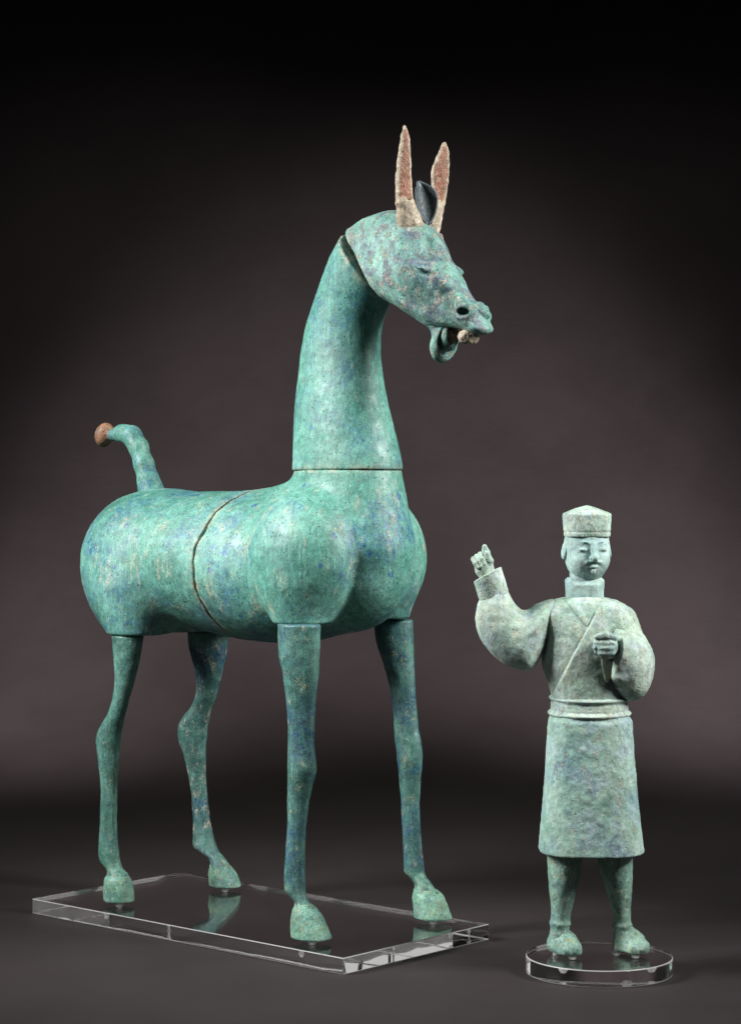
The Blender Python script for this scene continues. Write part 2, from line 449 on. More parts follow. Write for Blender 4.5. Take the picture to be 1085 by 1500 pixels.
def acrylic():
    t = NT('clear_acrylic'); b = t.b
    b.inputs['Base Color'].default_value = (.985, .992, .99, 1)
    b.inputs['Transmission Weight'].default_value = 1.0
    b.inputs['IOR'].default_value = 1.49
    sc_ = t.noise(1.0, 3, .6, vec=t.stretch((40, 900, 40), (0, 0, .7)))
    sp = t.noise(700, 2, .6)
    r = t.math('MAXIMUM', t.ramp(sc_, .66, .74, .008, .10), t.ramp(sp, .74, .80, .0, .25))
    t.l(r, b.inputs['Roughness'])
    return t.m
def acrylic_edge():
    t = NT('polished_acrylic_edge'); b = t.b
    b.inputs['Base Color'].default_value = (.985, .992, .99, 1)
    b.inputs['Transmission Weight'].default_value = 1.0
    b.inputs['IOR'].default_value = 1.49
    b.inputs['Roughness'].default_value = .02
    t.l(t.bump(t.noise(10, 0, .4, dist=.6), .10, .010), b.inputs['Normal'])
    return t.m
M_acr = acrylic(); M_edge = acrylic_edge()
def arris():
    t = NT('scraped_glint_arris'); b = t.b
    b.inputs['Base Color'].default_value = (.72, .72, .72, 1); b.inputs['Roughness'].default_value = .38  # pale scraped colour also stands in for glints along the bevel
    b.inputs['Transmission Weight'].default_value = .6; b.inputs['IOR'].default_value = 1.49
    return t.m
M_arris = arris()
def edge_faces(me):
    me.materials.append(M_edge); me.materials.append(M_arris)
    for p in me.polygons:
        n = p.normal
        if abs(n.z) < .05: p.material_index = 1
        elif abs(n.z) < .96: p.material_index = 2
    return
M_frost = plain('frosted_acrylic', (.93, .93, .92), .35)

def paper():
    t = NT('dark_backdrop_paper')
    c = t.mix(t.ramp(t.noise(3, 5, .6), .35, .65), (.0190, .0153, .0160), (.0240, .0195, .0203))
    fib = t.noise(1.0, 4, .7, vec=t.stretch((14, 420, 420), (0, 0, .05)))
    c = t.mix(t.ramp(fib, .42, .72, 0, .2), c, (.036, .030, .0307))
    fine = t.noise(480, 3, .7)
    c = t.mix(t.ramp(fine, .45, .75, 0, .35), c, (.039, .0327, .0333))
    sp = t.n('ShaderNodeSeparateXYZ'); t.l(t.co, sp.inputs[0])
    low = t.ramp(sp.outputs['Z'], .005, .02, 1, 0)            # dust settles on the level part only
    dust = t.noise(230, 2, .5)
    c = t.mix(t.math('MULTIPLY', low, t.ramp(dust, .735, .77, 0, .35)), c, (.20, .18, .17))
    scr = t.noise(1.0, 3, .6, vec=t.stretch((5, 260, 5), (0, 0, .35)))
    c = t.mix(t.math('MULTIPLY', low, t.ramp(scr, .66, .72, 0, .4)), c, (.075, .064, .063))
    t.l(c, t.b.inputs['Base Color'])
    t.b.inputs['Roughness'].default_value = .62
    t.b.inputs['Specular IOR Level'].default_value = .30
    n1 = t.bump(fib, .25, .0006); t.l(t.bump(fine, .25, .0005, n1), t.b.inputs['Normal'])
    return t.m

# ------------------------------------------------------------------ setting: one sweep of dark paper
def build_backdrop():
    prof = [(y, 0.0) for y in np.linspace(1.2, 4.65, 16)]
    Rr, y0 = 1.85, 4.65
    prof += [(y0 + Rr * math.sin(a), Rr - Rr * math.cos(a)) for a in np.linspace(0, math.pi / 2, 17)[1:]]
    prof += [(y0 + Rr, z) for z in np.linspace(Rr, 3.4, 10)[1:]]
    xs = np.linspace(-2.6, 2.6, 12)
    V = np.array([(x, y, z) for (y, z) in prof for x in xs]); m = len(xs)
    Fq = np.array([(i*m+j, i*m+j+1, (i+1)*m+j+1, (i+1)*m+j) for i in range(len(prof)-1) for j in range(m-1)])
    o = obj('studio_backdrop', (V, Fq), paper())
    o['kind'] = 'structure'
build_backdrop()

# ------------------------------------------------------------------ placing from the photograph's perspective
E1 = np.array([.7413, -.6712]); E2 = np.array([.6712, .7413])
def gp(px, py, z=0.0):
    Y = (HB - z) * FOC / (py - HOR); return np.array([(px - CX) * Y / FOC, Y])
PLATE = [gp(45.5, 1315.8), gp(500.5, 1403), gp(717.5, 1353.6), gp(266.5, 1277.8)]
O2 = sum(PLATE) / 4
d_ = (PLATE[1] - PLATE[0] + PLATE[2] - PLATE[3]); E1 = d_ / np.linalg.norm(d_); E2 = np.array([-E1[1], E1[0]])
YAW = math.atan2(E1[1], E1[0])
PL = .5 * (np.linalg.norm(PLATE[1] - PLATE[0]) + np.linalg.norm(PLATE[2] - PLATE[3]))
PW = .5 * (np.linalg.norm(PLATE[3] - PLATE[0]) + np.linalg.norm(PLATE[2] - PLATE[1]))
def uz(px, py, v=0.0):
    """horse-frame (u, z) where a ray of the measured view meets the plane v."""
    k = (px - CX) / FOC
    Y = (v + O2 @ E2) / (k * E2[0] + E2[1]); P = np.array([k * Y, Y])
    return float((P - O2) @ E1), float(HB - (py - HOR) * Y / FOC), float(Y)

# ------------------------------------------------------------------ acrylic plate under the horse
def bevel_box(lx, ly, z0, z1, b=.0014):
    import bmesh
    bm = bmesh.new()
    bmesh.ops.create_cube(bm, size=1.0)
    for v in bm.verts:
        v.co = (v.co.x * lx, v.co.y * ly, z0 + (v.co.z + .5) * (z1 - z0))
    bmesh.ops.bevel(bm, geom=list(bm.edges), offset=b, segments=4, affect='EDGES', profile=.5)
    me = bpy.data.meshes.new('slab'); bm.to_mesh(me); bm.free()
    return me

FEET = dict(rf=(457, 1374), lf=(634, 1345), rh=(175, 1320), lh=(330, 1298))
plate = thing('acrylic_plinth', 'clear rectangular acrylic slab lying under the four horse hooves', 'plinth', (O2[0], O2[1], 0), YAW)
me = bevel_box(PL, PW, 0.0003, TH); me.materials.append(M_acr); edge_faces(me)
slab = bpy.data.objects.new('slab', me); COL.objects.link(slab); slab.parent = plate
HOOF_Z = .007
PIN = [(1e-5, -.019), (.0028, -.019), (.0058, -.0135), (.0028, -.008), (.0028, -.001), (.0065, .0006), (.0065, .0016), (.0028, .0022), (.0028, .011), (1e-5, .011)]
for k, p in FEET.items():
    g = gp(*p, z=HOOF_Z) - O2
    obj('mounting_pin', lathe(PIN, 16, (g @ E1, g @ E2, TH)), M_frost, plate, smooth=False)

# ------------------------------------------------------------------ bronze horse
horse = thing('bronze_horse', 'tall green bronze horse statue with raised head, red ears and curled tail', 'horse statue', (O2[0], O2[1], TH), YAW)

# ---- legs: measured outline rows (y, left x, right x)
ROWS = dict(
 rf=[(914,404,472),(955,406,470),(992,413,468),(1040,419,463),(1078,420.4,461.5),(1104,420,463),(1126,419.7,465),(1149,419.7,459.6),(1179,419.7,453),
     (1216,419.5,449),(1253,417,447.7),(1283,415,447.7),(1302,415.5,448.6),(1313,424,450),(1320,430,454),(1332,430,465),(1350,427,474.5),(1365,427.5,481),(1378,428.5,486.5)],
 lf=[(907,545,606),(936,548.5,606.7),(973,560,607.5),(1011,570.5,609),(1040,574.6,611),(1067,576,613.5),(1089,578,618),(1108,580,619.4),(1126,582,618.3),
     (1149,584,616.4),(1179,586.6,615),(1216,588.4,616.4),(1242,590,618.7),(1261,590,621),(1276,591,622),(1285,598.5,625.8),(1294.5,605,633),(1309,605,646),(1328,607,654),(1348,609,660.5)],
 rh=[(930.5,161.7,213),(967,165,206.7),(1000,166.7,198.3),(1026.7,163,190),(1043,158,186),(1063,146.7,181.7),(1080,139.3,179.3),(1100,140.7,177.3),
     (1126.7,144.3,175),(1160,146.7,173.3),(1200,145.7,172.7),(1233,144,174),(1253,143.3,176.7),(1263,146,178.3),(1271.7,153.3,181.7),(1280,156.7,188.3),(1293,154,192.3),(1310,153.3,195),(1323,154,195.7)],
 lh=[(924,272,336.7),(950,275,335),(983,284,328),(1013,286,320),(1033,280,313),(1050,267,309),(1066.7,259,306),(1083,260,304),(1106.7,268,303),
     (1133,274,302.7),(1166.7,280,305),(1200,281.7,309),(1226.7,281.7,315),(1240,281.7,319),(1248,291.7,323),(1258,305,331.7),(1270,307,340),(1283,306.7,346.7),(1301,309,353)])
HOOF_Y = dict(rf=1320, lf=1293, rh=1279, lh=1262)

def leg(key, mat):
    foot = gp(*FEET[key], z=HOOF_Z) - O2
    vc = float(foot @ E2)
    ts, cu, A, Bv = [], [], [], []
    for (y, xl, xr) in ROWS[key]:
        u, z, Y = uz((xl + xr) / 2, y, vc)
        half = (xr - xl) / 2 * Y / FOC
        hoof = y > HOOF_Y[key] + 4
        ratio = 1.15 if hoof else 1.28            # section longer fore-and-aft than across
        b = half / math.sqrt((E1[0] * ratio) ** 2 + E2[0] ** 2)
        ts.append(z); cu.append(u); A.append(b * ratio); Bv.append(b)
    ztop = max(ts) ; zb = HOOF_Z
    zs = uz(*[(ROWS[key][0][1]), HOOF_Y[key]], vc)[1]
    def fn(P, n=1.72):
        u, v, z = P.T
        d = loft(z, u, v, ts, cu, [vc] * len(ts), A, Bv, n)
        return smax(d, z - ztop, .0035)
    def fleg(P):
        return smax(fn(P, 1.72) + .0010 * sstep(zs + .002 - P[:, 2], 0, .006), zs - .006 - P[:, 2], .002)
    def fhoof(P):
        # flat sole, a shallow coronet groove and a low cleft at the toe
        d = fn(P, 2.2) - .0003 - .0012 * sstep(zs + .002 - P[:, 2], 0, .014)
        d = d + .0012 * np.exp(-((P[:, 2] - zs - .000) / .003) ** 2)
        return smax(smax(d, zb - P[:, 2], .003), P[:, 2] - zs - .004, .003)
    um, uM = min(np.array(cu) - A) - .012, max(np.array(cu) + A) + .012
    bm_ = max(Bv) + .012
    o = obj('leg', surf(fleg, (um, vc - bm_, zs - .012), (uM, vc + bm_, ztop + .01), .0026, bump=.0009, bscale=70), mat, horse)
    set_rim(o, lambda P: np.maximum(P[:, 2] - zs, 0), .030)
    obj('hoof', surf(fhoof, (um, vc - bm_, zb - .008), (uM, vc + bm_, zs + .012), .0020, bump=.0011, bscale=120), M_hoof, o)
    return o
for k in ('rf', 'lf', 'rh', 'lh'):
    leg(k, {'lh': M_crust, 'rh': M_leg_green}.get(k, M_leg))

# ---- body
NECK_Z = uz(508, 689)[1]
SEAM_U = 0.0
Z_HIND = uz(187, 930.5, -.112)[1] + .0012
Z_FORE = uz(438, 914, -.10)[1] + .0012
def body_raw(P):
    u, v, z = P.T
    vm = np.abs(v)
    Q = np.stack([u, vm, z], 1)
    # barrel lofted along u
    us = [-.32, -.22, -.14, -.06, .02, .10, .18, .26]
    d = loft(u, v, z, us, [0]*8, [.584, .588, .590, .584, .580, .578, .584, .592], [.116, .128, .135, .138, .138, .134, .122, .10], [.105, .115, .115, .122, .125, .123, .114, .10], 2.05)
    d = smax(d, np.abs(u + .03) - .29, .05)
    rump = ell(Q, (-.226, 0, .588), (.126, .129, .116))
    d = smin(d, rump, .03)
    thigh = ell(Q, (-.216, .066, .558), (.103, .073, .120))
    thigh = smin(thigh, cone(Q, (-.200, .092, .53), (-.178, .106, .44), .058, .038), .035)
    thigh = smax(thigh, Z_HIND - z, .004)
    d = smin(d, thigh, .026)
    # chest: breast between two shoulders
    breast = ell(Q, (.232, 0, .592), (.098, .078, .110))
    sh = ell(Q, (.193, .085, .600), (.097, .074, .107), euler(0, -8, 0))
    sh = smin(sh, cone(Q, (.198, .096, .55), (.207, .102, .475), .052, .036), .03)
    sh = smax(sh, Z_FORE - z, .004)
    front = smin(breast, sh, .006)
    d = smin(d, front, .018)
    stub = loft(z, u, v, [.58, .66, .70, .745], [.208, .214, .217, .215], [0]*4, [.122, .110, .101, .0925], [.095, .083, .075, .070], 2.1)
    stub = smax(stub, .60 - z, .03)
    d = smin(d, cone(Q, (.015, 0, .652), (.140, 0, .690), .042, .047), .030)
    d = smin(d, stub, .026)
    return d

def cut_top(P, d):
    return smax(d, P[:, 2] - NECK_Z, .0015)

def seam(P):
    u, v, z = P.T
    return u - SEAM_U + .005 - .024 * ((z - .580) / .12) ** 2 - .0025 * np.sin(v * 31) - .0012 * np.sin(z * 90) - .0030 * vnoise(P, 55) - .0016 * vnoise(P, 160)

def f_front(P):
    return smax(cut_top(P, body_raw(P)), -(seam(P) - .0016 - .004 * np.maximum(vnoise(P, 38) - .12, 0) / .38), .0025)
def f_rear(P):
    return smax(body_raw(P), seam(P) + .0016, .0025)
front = obj('front_body', surf(f_front, (-.05, -.19, .42), (.36, .19, .76), .0034, bump=.0012, bscale=45), M_body, horse)
rear = obj('rear_body', surf(f_rear, (-.40, -.19, .42), (.05, .19, .73), .0034, bump=.0012, bscale=45), M_body, horse)
set_rim(front, lambda P: np.minimum(np.abs(seam(P)), np.abs(P[:, 2] - NECK_Z) + .004), .0075)
set_rim(rear, seam, .0075)
# core closing the seam between the two castings
def f_core(P):
    return smax(body_raw(P) + .022, np.abs(P[:, 0] - SEAM_U) - .045, .002)
obj('inner_sleeve', surf(f_core, (-.06, -.16, .44), (.06, .16, .71), .006), M_hole, horse)

# ---- neck
NROWS = [(692,429,587.5),(689,429,587.5),(642,430,579),(590,432.5,566.5),(530,439,557),(486,446,557.5),(452,456,567),(411,470,585),(377,483,600),(346,499,612),(330,508,618)]
nt_, nu_, na_, nb_ = [], [], [], []
for (y, xl, xr) in NROWS:
    u, z, Y = uz((xl + xr) / 2, y)
    half = (xr - xl) / 2 * Y / FOC
    ratio = np.interp(z, [.73, .95, 1.05], [1.42, 1.42, 1.30])
    b = half / math.sqrt((E1[0] * ratio) ** 2 + E2[0] ** 2)
    nt_.append(z); nu_.append(u); na_.append(b * ratio); nb_.append(b)
# the head is set on along this sloping joint (tip of the crest to the throat)
JA = np.array(uz(513, 339)[:2]); JB = np.array(uz(574, 444)[:2])
jd = (JB - JA) / np.linalg.norm(JB - JA); jn = np.array([-jd[1], jd[0]])       # points up / forward
def joint(P):
    q = np.stack([P[:, 0], P[:, 2]], 1) - JA
    s = q @ jn; t = q @ jd
    return s - .006 * np.sin(np.clip(t / np.linalg.norm(JB - JA), 0, 1) * math.pi)
def f_neck(P):
    u, v, z = P.T
    d = loft(z, u, v, nt_, nu_, [0] * len(nt_), na_, nb_, 2.15)
    # mane: a narrow flat crest down the back of the neck
    cu = cubic(z, nt_, nu_); A = cubic(z, nt_, na_); B = cubic(z, nt_, nb_)
    back = (cu - u) / A
    d = smax(d, np.abs(v) - B * (1.06 - .50 * sstep(back, .62, .99)), .004)
    d = d + .0016 * np.exp(-((back - .80) / .035) ** 2)
    d = smax(d, NECK_Z + .0008 - z, .0016)
    return smax(d, joint(P) + .002, .003)
neck = obj('neck', surf(f_neck, (.06, -.12, NECK_Z - .01), (.40, .12, 1.15), .0030, bump=.0009, bscale=45), M_neck, horse)
set_rim(neck, lambda P: np.minimum(np.abs(joint(P)), np.abs(P[:, 2] - NECK_Z) + .004), .010)
def f_ncore(P):
    u, v, z = P.T
    d = loft(z, u, v, nt_, nu_, [0] * len(nt_), [max(a - .032, .012) for a in na_], [max(b - .028, .012) for b in nb_], 2.1)
    d = smax(d, NECK_Z - .02 - z, .003)
    return smax(d, joint(P) - .018, .003)
obj('inner_sleeve', surf(f_ncore, (.06, -.12, NECK_Z - .04), (.40, .12, 1.15), .006), M_hole, horse)

def pinhole(px, py, v, r, parent, dx=0):
    u, z, _ = uz(px, py, v)
    vis = np.array([math.sin(-YAW) , 0, 0])
    V, Fq = surf(lambda P: ell(P, (u, v, z), (r, r, r)), (u - 2*r, v - 2*r, z - 2*r), (u + 2*r, v + 2*r, z + 2*r), r / 3)
    return obj('pin_hole', (V, Fq), M_hole, parent)

# ---- tail
tb = [(224,730,17.5),(218,705,14),(211,680,12.5),(203,655,12.5),(193,638,12.5),(180,634.5,10.5),(166,637,9)]
tp = [(np.array([uz(x, y)[0], 0, uz(x, y)[1]]), r / 820) for x, y, r in tb]
def f_tail(P):
    d = chain(P, tp, .014)
    foot = cone(P, tp[0][0] + np.array([.004, 0, -.012]), tp[0][0] + np.array([0, 0, .004]), .030, .018)
    return smax(smin(d, foot, .02), .676 - P[:, 2], .004)
tail = obj('tail', surf(f_tail, (-.40, -.05, .66), (-.20, .05, .85), .0022, bump=.0006, bscale=80), M_tail, horse)
ku, kz, _ = uz(154, 637)
def f_knob(P):
    d = ell(P, (ku, 0, kz), (.0165, .0185, .0225), euler(0, 25, 0))
    return smin(d, cone(P, (ku, 0, kz), tp[-1][0], .014, .010), .006)
obj('tail_knob', surf(f_knob, (ku - .04, -.04, kz - .04), (ku + .05, .04, kz + .04), .0018, bump=.0016, bscale=130), M_red, tail)

# ---- head: profile measured on the middle plane, rounded out to each side
HP = [(515,335),(533,321),(555,312.5),(577,307),(603,311),(627,328),(641,350),(654,377),(667,404),(682,430),(696,448),(707,461),(714,477),(712,489),(697,489),(674,483),(655,481),
      (640,487),(620,473),(602,460),(581,446),(556,436),(520,412),(493,375),(492,346)]
HPU = smooth_poly([uz(x, y)[:2] for x, y in HP], 2)
def hu(px, py, v): 
    a = uz(px, py, v); return np.array([a[0], abs(v), a[1]])
EYE = hu(618, 389, -.045); NOS = hu(679, 459.5, -.022)
FA = R(50)
FD = np.array([math.cos(FA), 0, -math.sin(FA)]); FN = np.array([math.sin(FA), 0, math.cos(FA)])
FROT = rot_cols(FD, (0, 1, 0), FN)                          # face frame: down the face, across, out of the face
CHK = uz(611, 394, -.045)
def f_head(P):
    u, v, z = P.T
    vm = np.abs(v); Q = np.stack([u, vm, z], 1)
    d2 = poly_sdf(u, z, HPU)
    q = (u - EYE[0]) * math.cos(R(42)) - (z - EYE[2]) * math.sin(R(42))     # along the face from the eye
    W = cubic(q, [-.20, -.14, -.09, -.04, 0, .03, .06, .09, .12], [.032, .035, .043, .050, .049, .040, .032, .030, .029])
    T = cubic(q, [-.20, -.10, 0, .05, .10, .12], [.040, .044, .042, .032, .026, .022])
    d = inflate(d2, vm, T, W)
    # cheek plate with a soft curved edge
    rc = np.sqrt((u - CHK[0]) ** 2 + (z - CHK[1]) ** 2)
    d = d - .0050 * (1 - sstep(rc, .062, .067)) * sstep(vm, .015, .03) * sstep(CHK[0] + .035 - u, 0, .05) * sstep(z, CHK[1] - .045, CHK[1] - .005)
    # brow, eye and the hollows round them (relief measured on the side of the head)
    def seg(a, b):
        a = np.array(uz(*a, -.042)[:2]); b = np.array(uz(*b, -.042)[:2]); w_ = np.stack([u, z], 1) - a
        t = np.clip(w_ @ (b - a) / ((b - a) @ (b - a)), 0, 1)
        return np.sqrt(((w_ - t[:, None] * (b - a)) ** 2).sum(1))
    sd = sstep(vm, .006, .020)
    d = d + sd * .0115 * np.exp(-(seg((611, 348), (618, 376)) / .0115) ** 2)
    d = d - sd * .0055 * np.exp(-(seg((628, 338), (642, 388)) / .0085) ** 2)
    d = d - sd * .0030 * np.exp(-(seg((590, 350), (600, 392)) / .0090) ** 2)
    q1 = np.stack([u - EYE[0], z - EYE[2]], 1)
    ea = q1 @ np.array([.84, -.54]); eb = q1 @ np.array([.54, .84])
    re_ = np.sqrt((ea / .0175) ** 2 + (eb / .0085) ** 2)
    d = d - sd * .0080 * (1 - sstep(re_, .30, 1.05))
    d = d + sd * .0012 * np.exp(-((re_ - 1.25) / .22) ** 2)
    d = d - sd * .0038 * np.exp(-(seg((634, 402), (668, 446)) / .0065) ** 2)       # facial crest
    d = d + sd * .0060 * np.exp(-(seg((640, 432), (655, 455)) / .013) ** 2)
    d = d - sd * .0030 * np.exp(-(seg((588, 444), (634, 474)) / .007) ** 2)        # edge of the jaw
    # nostril: flared rim and a deep oval hole; lip tips
    d = smin(d, ell(Q, NOS + np.array([.0, -.004, 0]), (.0185, .0135, .0155), FROT), .007)
    rn = np.sqrt(((u - NOS[0] - .003) / .0115) ** 2 + ((z - NOS[2] - .003) / .0080) ** 2)
    d = d - sd * .0018 * np.exp(-((rn - 1.35) / .32) ** 2)
    d = smin(d, cone(P, (hu(697, 453, 0) + np.array([0, .006, 0])), (hu(707, 461, 0) + np.array([0, .006, 0])), .012, .0075), .006)
    d = smax(d, -ell(Q, NOS + np.array([.003, .006, .003]), (.0100, .013, .0058), euler(0, 12, 0)), .002)
    d = smin(d, ell(np.stack([u, v, z], 1), hu(704, 481, 0), (.0155, .024, .0095), euler(0, 10, 0)), .005)
    # line of the mouth running back above the lower lip
    d = smax(d, -ell(Q, hu(664, 491, -.014), (.030, .034, .0110), euler(0, 8, 0)), .0025)
    tj = np.clip(((np.stack([u, z], 1) - JA) @ jd) / np.linalg.norm(JB - JA), 0, 1)
    return smax(d, -(joint(P) - .0010 - .002 * (1 - tj) ** 1.5), .002)
JC = hu(650, 503, 0)
def f_jaw(P):
    tl = euler(0, 16, 0)
    outer = ell(P, JC, (.0165, .0270, .0310), tl)
    hollow = ell(P, JC + np.array([.0135, 0, .003]), (.0165, .0245, .0285), tl)
    lip = smax(outer, -hollow, .0018)
    o2 = ell(P, JC + np.array([.0100, 0, .0075]), (.0150, .0190, .0215), tl)
    h2 = ell(P, JC + np.array([.0190, 0, .0105]), (.0150, .0145, .0180), tl)
    ring = smax(o2, -h2, .0016)
    d = smin(lip, ring, .0015)
    # hinge up into the cheek
    d = smin(d, cone(P, hu(646, 488, 0) + np.array([0, .012, 0]), hu(641, 472, 0) + np.array([0, .014, 0]), .007, .009), .006)
    d = smin(d, cone(P, hu(646, 488, 0) - np.array([0, .012, 0]), hu(641, 472, 0) - np.array([0, .014, 0]), .007, .009), .006)
    return d
head = obj('head', surf(f_head, (.18, -.085, .92), (.55, .085, 1.20), .0018, bump=.0011, bscale=80), M_head, horse)
def head_rim(P):
    d = np.abs(joint(P))
    for c in (hu(602, 326, -.024) * np.array([1, -1, 1]), hu(640, 332, .026)):
        d = np.minimum(d, np.maximum(np.sqrt(((P - c) ** 2).sum(1)) - .014, 0))
    return d
set_rim(head, head_rim, .007)
jaw = obj('lower_jaw', surf(f_jaw, (.36, -.06, .88), (.50, .06, 1.0), .0016, bump=.0008, bscale=150), M_head, head)
def f_cav(P):
    return ell(P, JC + np.array([.009, 0, .013]), (.0125, .0150, .0170))
obj('mouth_cavity', surf(f_cav, (.37, -.04, .92), (.48, .04, 1.0), .002, bump=.0015, bscale=150), M_hole, head)
TC = hu(686, 494, -.004) * np.array([1, -1, 1])
def f_teeth(P):
    d = ell(P, TC, (.0145, .019, .0125), euler(0, 8, 0))
    return smax(d, TC[2] - .0105 + .004 * np.sin(P[:, 1] * 420) * .5 + .003 * np.sin(P[:, 0] * 380) - P[:, 2], .002)
obj('upper_teeth', surf(f_teeth, (.42, -.05, .90), (.54, .05, 1.0), .0016, bump=.0028, bscale=170), M_ear, head)
NOSI = NOS.copy()
for sg in (-1, 1):
    c_ = (NOS + np.array([.0, -.0155, -.002])) * np.array([1, sg, 1])
    obj('nostril_lining', surf(lambda P: ell(P, c_, (.008, .006, .006)), c_ - .018, c_ + .018, .002, bump=.001, bscale=200), M_hole, head)

# ---- ears: long blades with a red hollow face
def ear(rows, v0, twist, broken):
    """rows (y, left x, right x); the blade faces forward-right, its hollow side towards the camera."""
    zs, us, ws, vs_ = [], [], [], []
    for (y, xl, xr) in rows:
        vv = v0 * np.interp(y, [295, rows[0][0]], [1.0, .25])
        u, z, Y = uz((xl + xr) / 2, y, vv)
        zs.append(z); us.append(u); ws.append((xr - xl) / 2 * Y / FOC); vs_.append(vv)
    fx = np.array([math.cos(twist), math.sin(twist)])        # width direction in (u, v)
    fy = np.array([-fx[1], fx[0]])
    sc_w = 1.0 / max(.25, abs(fx[0] * E1[0] + fx[1] * E2[0]))
    zt = max(zs)
    def blade(P, inset=0.0, thick=.008, shift=0.0):
        u, v, z = P.T
        c = cubic(z, zs, us)
        q = np.stack([u - c, v - cubic(z, zs, vs_)], 1)
        a = q @ fx; b = q @ fy
        W = np.maximum(cubic(z, zs, ws) * sc_w - inset, .0012)
        Tk = thick * np.clip(W / .012, .35, 2.2)
        k = (np.abs(a / W) ** 2.4 + np.abs((b - shift) / Tk) ** 2.0) ** (1 / 2.2)
        d = (k - 1) * np.minimum(W, Tk)
        return smax(d, z - zt + inset * 2, .002)
    return blade, fx, fy, zs, us
def build_ear(rows, v0, twist, zred, red_label):
    blade, fx, fy, zs, us = ear(rows, v0, twist, False)
    uu = [min(us) - .04, max(us) + .04]
    lo = (uu[0], v0 - .05, min(zs) - .01); hi = (uu[1], v0 + .05, max(zs) + .01)
    def shell(P):
        cutter = smax(blade(P, .0036, .0065, -.0085), zred + .004 * np.sin(P[:, 0] * 300 + P[:, 1] * 210) - P[:, 2], .003)
        return smax(blade(P), -cutter, .0012)
    o = obj('ear', surf(shell, lo, hi, .0016, bump=.0013, bscale=150), M_ear, head)
    def inner(P):
        return smax(blade(P, .0030, .0050, -.0035), zred - .002 - P[:, 2], .002)
    i = obj('inner_ear', surf(inner, lo, hi, .0016, bump=.0012, bscale=150), M_earred, o)
    return o
build_ear([(356,602,616),(342,592,620),(330,583,621),(320,580,617),(308,580.5,612),(295,579,607),(288,579,604),(265,579.5,602.5),(250,580.5,602),(225,583,601),(205,586,600),(192,588.5,597),(183.5,591,594)],
          -.034, R(62), uz(590, 291, -.034)[1], '')
build_ear([(354,622,634),(338,630,644),(318,635,648),(302,637,651),(292,634,653),(270,631.5,656),(252,631,657.5),(235,637,658),(222,642.5,657),(212,646.5,654),(208,649,652)],
          .040, R(50), uz(645, 296, .040)[1], '')

# ---- forelock: a curled leaf standing between the ears
def forelock():
    cu, cz, Y = uz(626, 300, .0)
    rowz = [(329,626,628),(322,619,634),(312,613.5,638.5),(300,609.5,641.5),(290,608,642),(281,608.5,639),(274,610,634),(269,611,624),(265,611.5,613.5)]
    n, m = 26, 17
    ys = np.linspace(0, 1, n); yr = np.array([r[0] for r in rowz]); xl = np.array([r[1] for r in rowz]); xr = np.array([r[2] for r in rowz])
    G = np.zeros((n, m, 3))
    for i, q in enumerate(ys):
        y = 329 - q * 64
        a = np.interp(-y, -yr, xl); b = np.interp(-y, -yr, xr)
        w2 = (b - a) / 2 * Y / FOC
        for j in range(m):
            f = j / (m - 1) * 2 - 1                        # -1 left edge .. 1 right edge
            ang = f * R(78)
            ox = w2 * math.sin(ang) / math.sin(R(78))      # across the view
            oy = .85 * w2 * (math.cos(ang))                # hollow away from the lens
            cxp = (a + b) / 2
            u0 = uz(cxp, y)[0]; z0 = uz(cxp, y)[1]
            # local right and away directions in the horse frame
            rt = np.array([E1[0], E2[0]]); aw = np.array([E1[1], E2[1]])
            th = R(14); rt2 = rt * math.cos(th) + aw * math.sin(th); aw2 = -rt * math.sin(th) + aw * math.cos(th)
            p = np.array([u0, 0]) + rt2 * ox + aw2 * oy
            G[i, j] = (p[0], p[1], z0)
    return grid_sheet(G, .0028)
obj('forelock', forelock(), M_lock, head)

# pin holes in the castings (dark little sockets)
pinhole(449.5, 697, -.030, .0032, front)
pinhole(511, 380, -.026, .0030, neck)
pinhole(530, 409, -.032, .0026, neck)

# ------------------------------------------------------------------ acrylic disc under the groom
GP_F, GP_B = gp(877, 1422), gp(877, 1377)
DC = (GP_F + GP_B) / 2
DR = .5 * (214 / 2 * DC[1] / FOC + np.linalg.norm(GP_B - GP_F) / 2)
disc = thing('acrylic_disc', 'clear round acrylic disc lying under the standing groom\'s feet', 'disc', (DC[0], DC[1], 0))
bv = .0012
bv = .0016
prof = [(1e-4, .0003)] + [(DR - bv + bv * math.sin(a), .0003 + bv - bv * math.cos(a)) for a in np.linspace(0, math.pi / 2, 5)]
prof += [(DR - bv + bv * math.cos(a), TH - bv + bv * math.sin(a)) for a in np.linspace(0, math.pi / 2, 5)] + [(1e-4, TH)]
o = obj('slab', lathe(prof, 192), M_acr, disc)
for p in o.data.polygons: p.use_smooth = False
edge_faces(o.data)
MS = FOC / DC[1]                                            # pixels per metre at the groom
def mx(px, y=0.0):
    Y = DC[1] + y; return (px - CX) * Y / FOC - DC[0]
def mz(py, y=0.0):
    Y = DC[1] + y; return HB - (py - HOR) * Y / FOC
for px, py in ((812, 1391), (838, 1402), (902, 1396), (930, 1400)):
    g = gp(px, py) - DC
    obj('mounting_pin', lathe([(r, z * .8 if z > 0 else z) for r, z in PIN], 16, (g[0], g[1], TH)), M_frost, disc, smooth=False)

# ------------------------------------------------------------------ bronze groom
groom = thing('bronze_groom', 'pale green bronze groom statue in cap and belted robe, one hand raised', 'figure statue', (DC[0], DC[1], TH))
k1 = 1 / MS

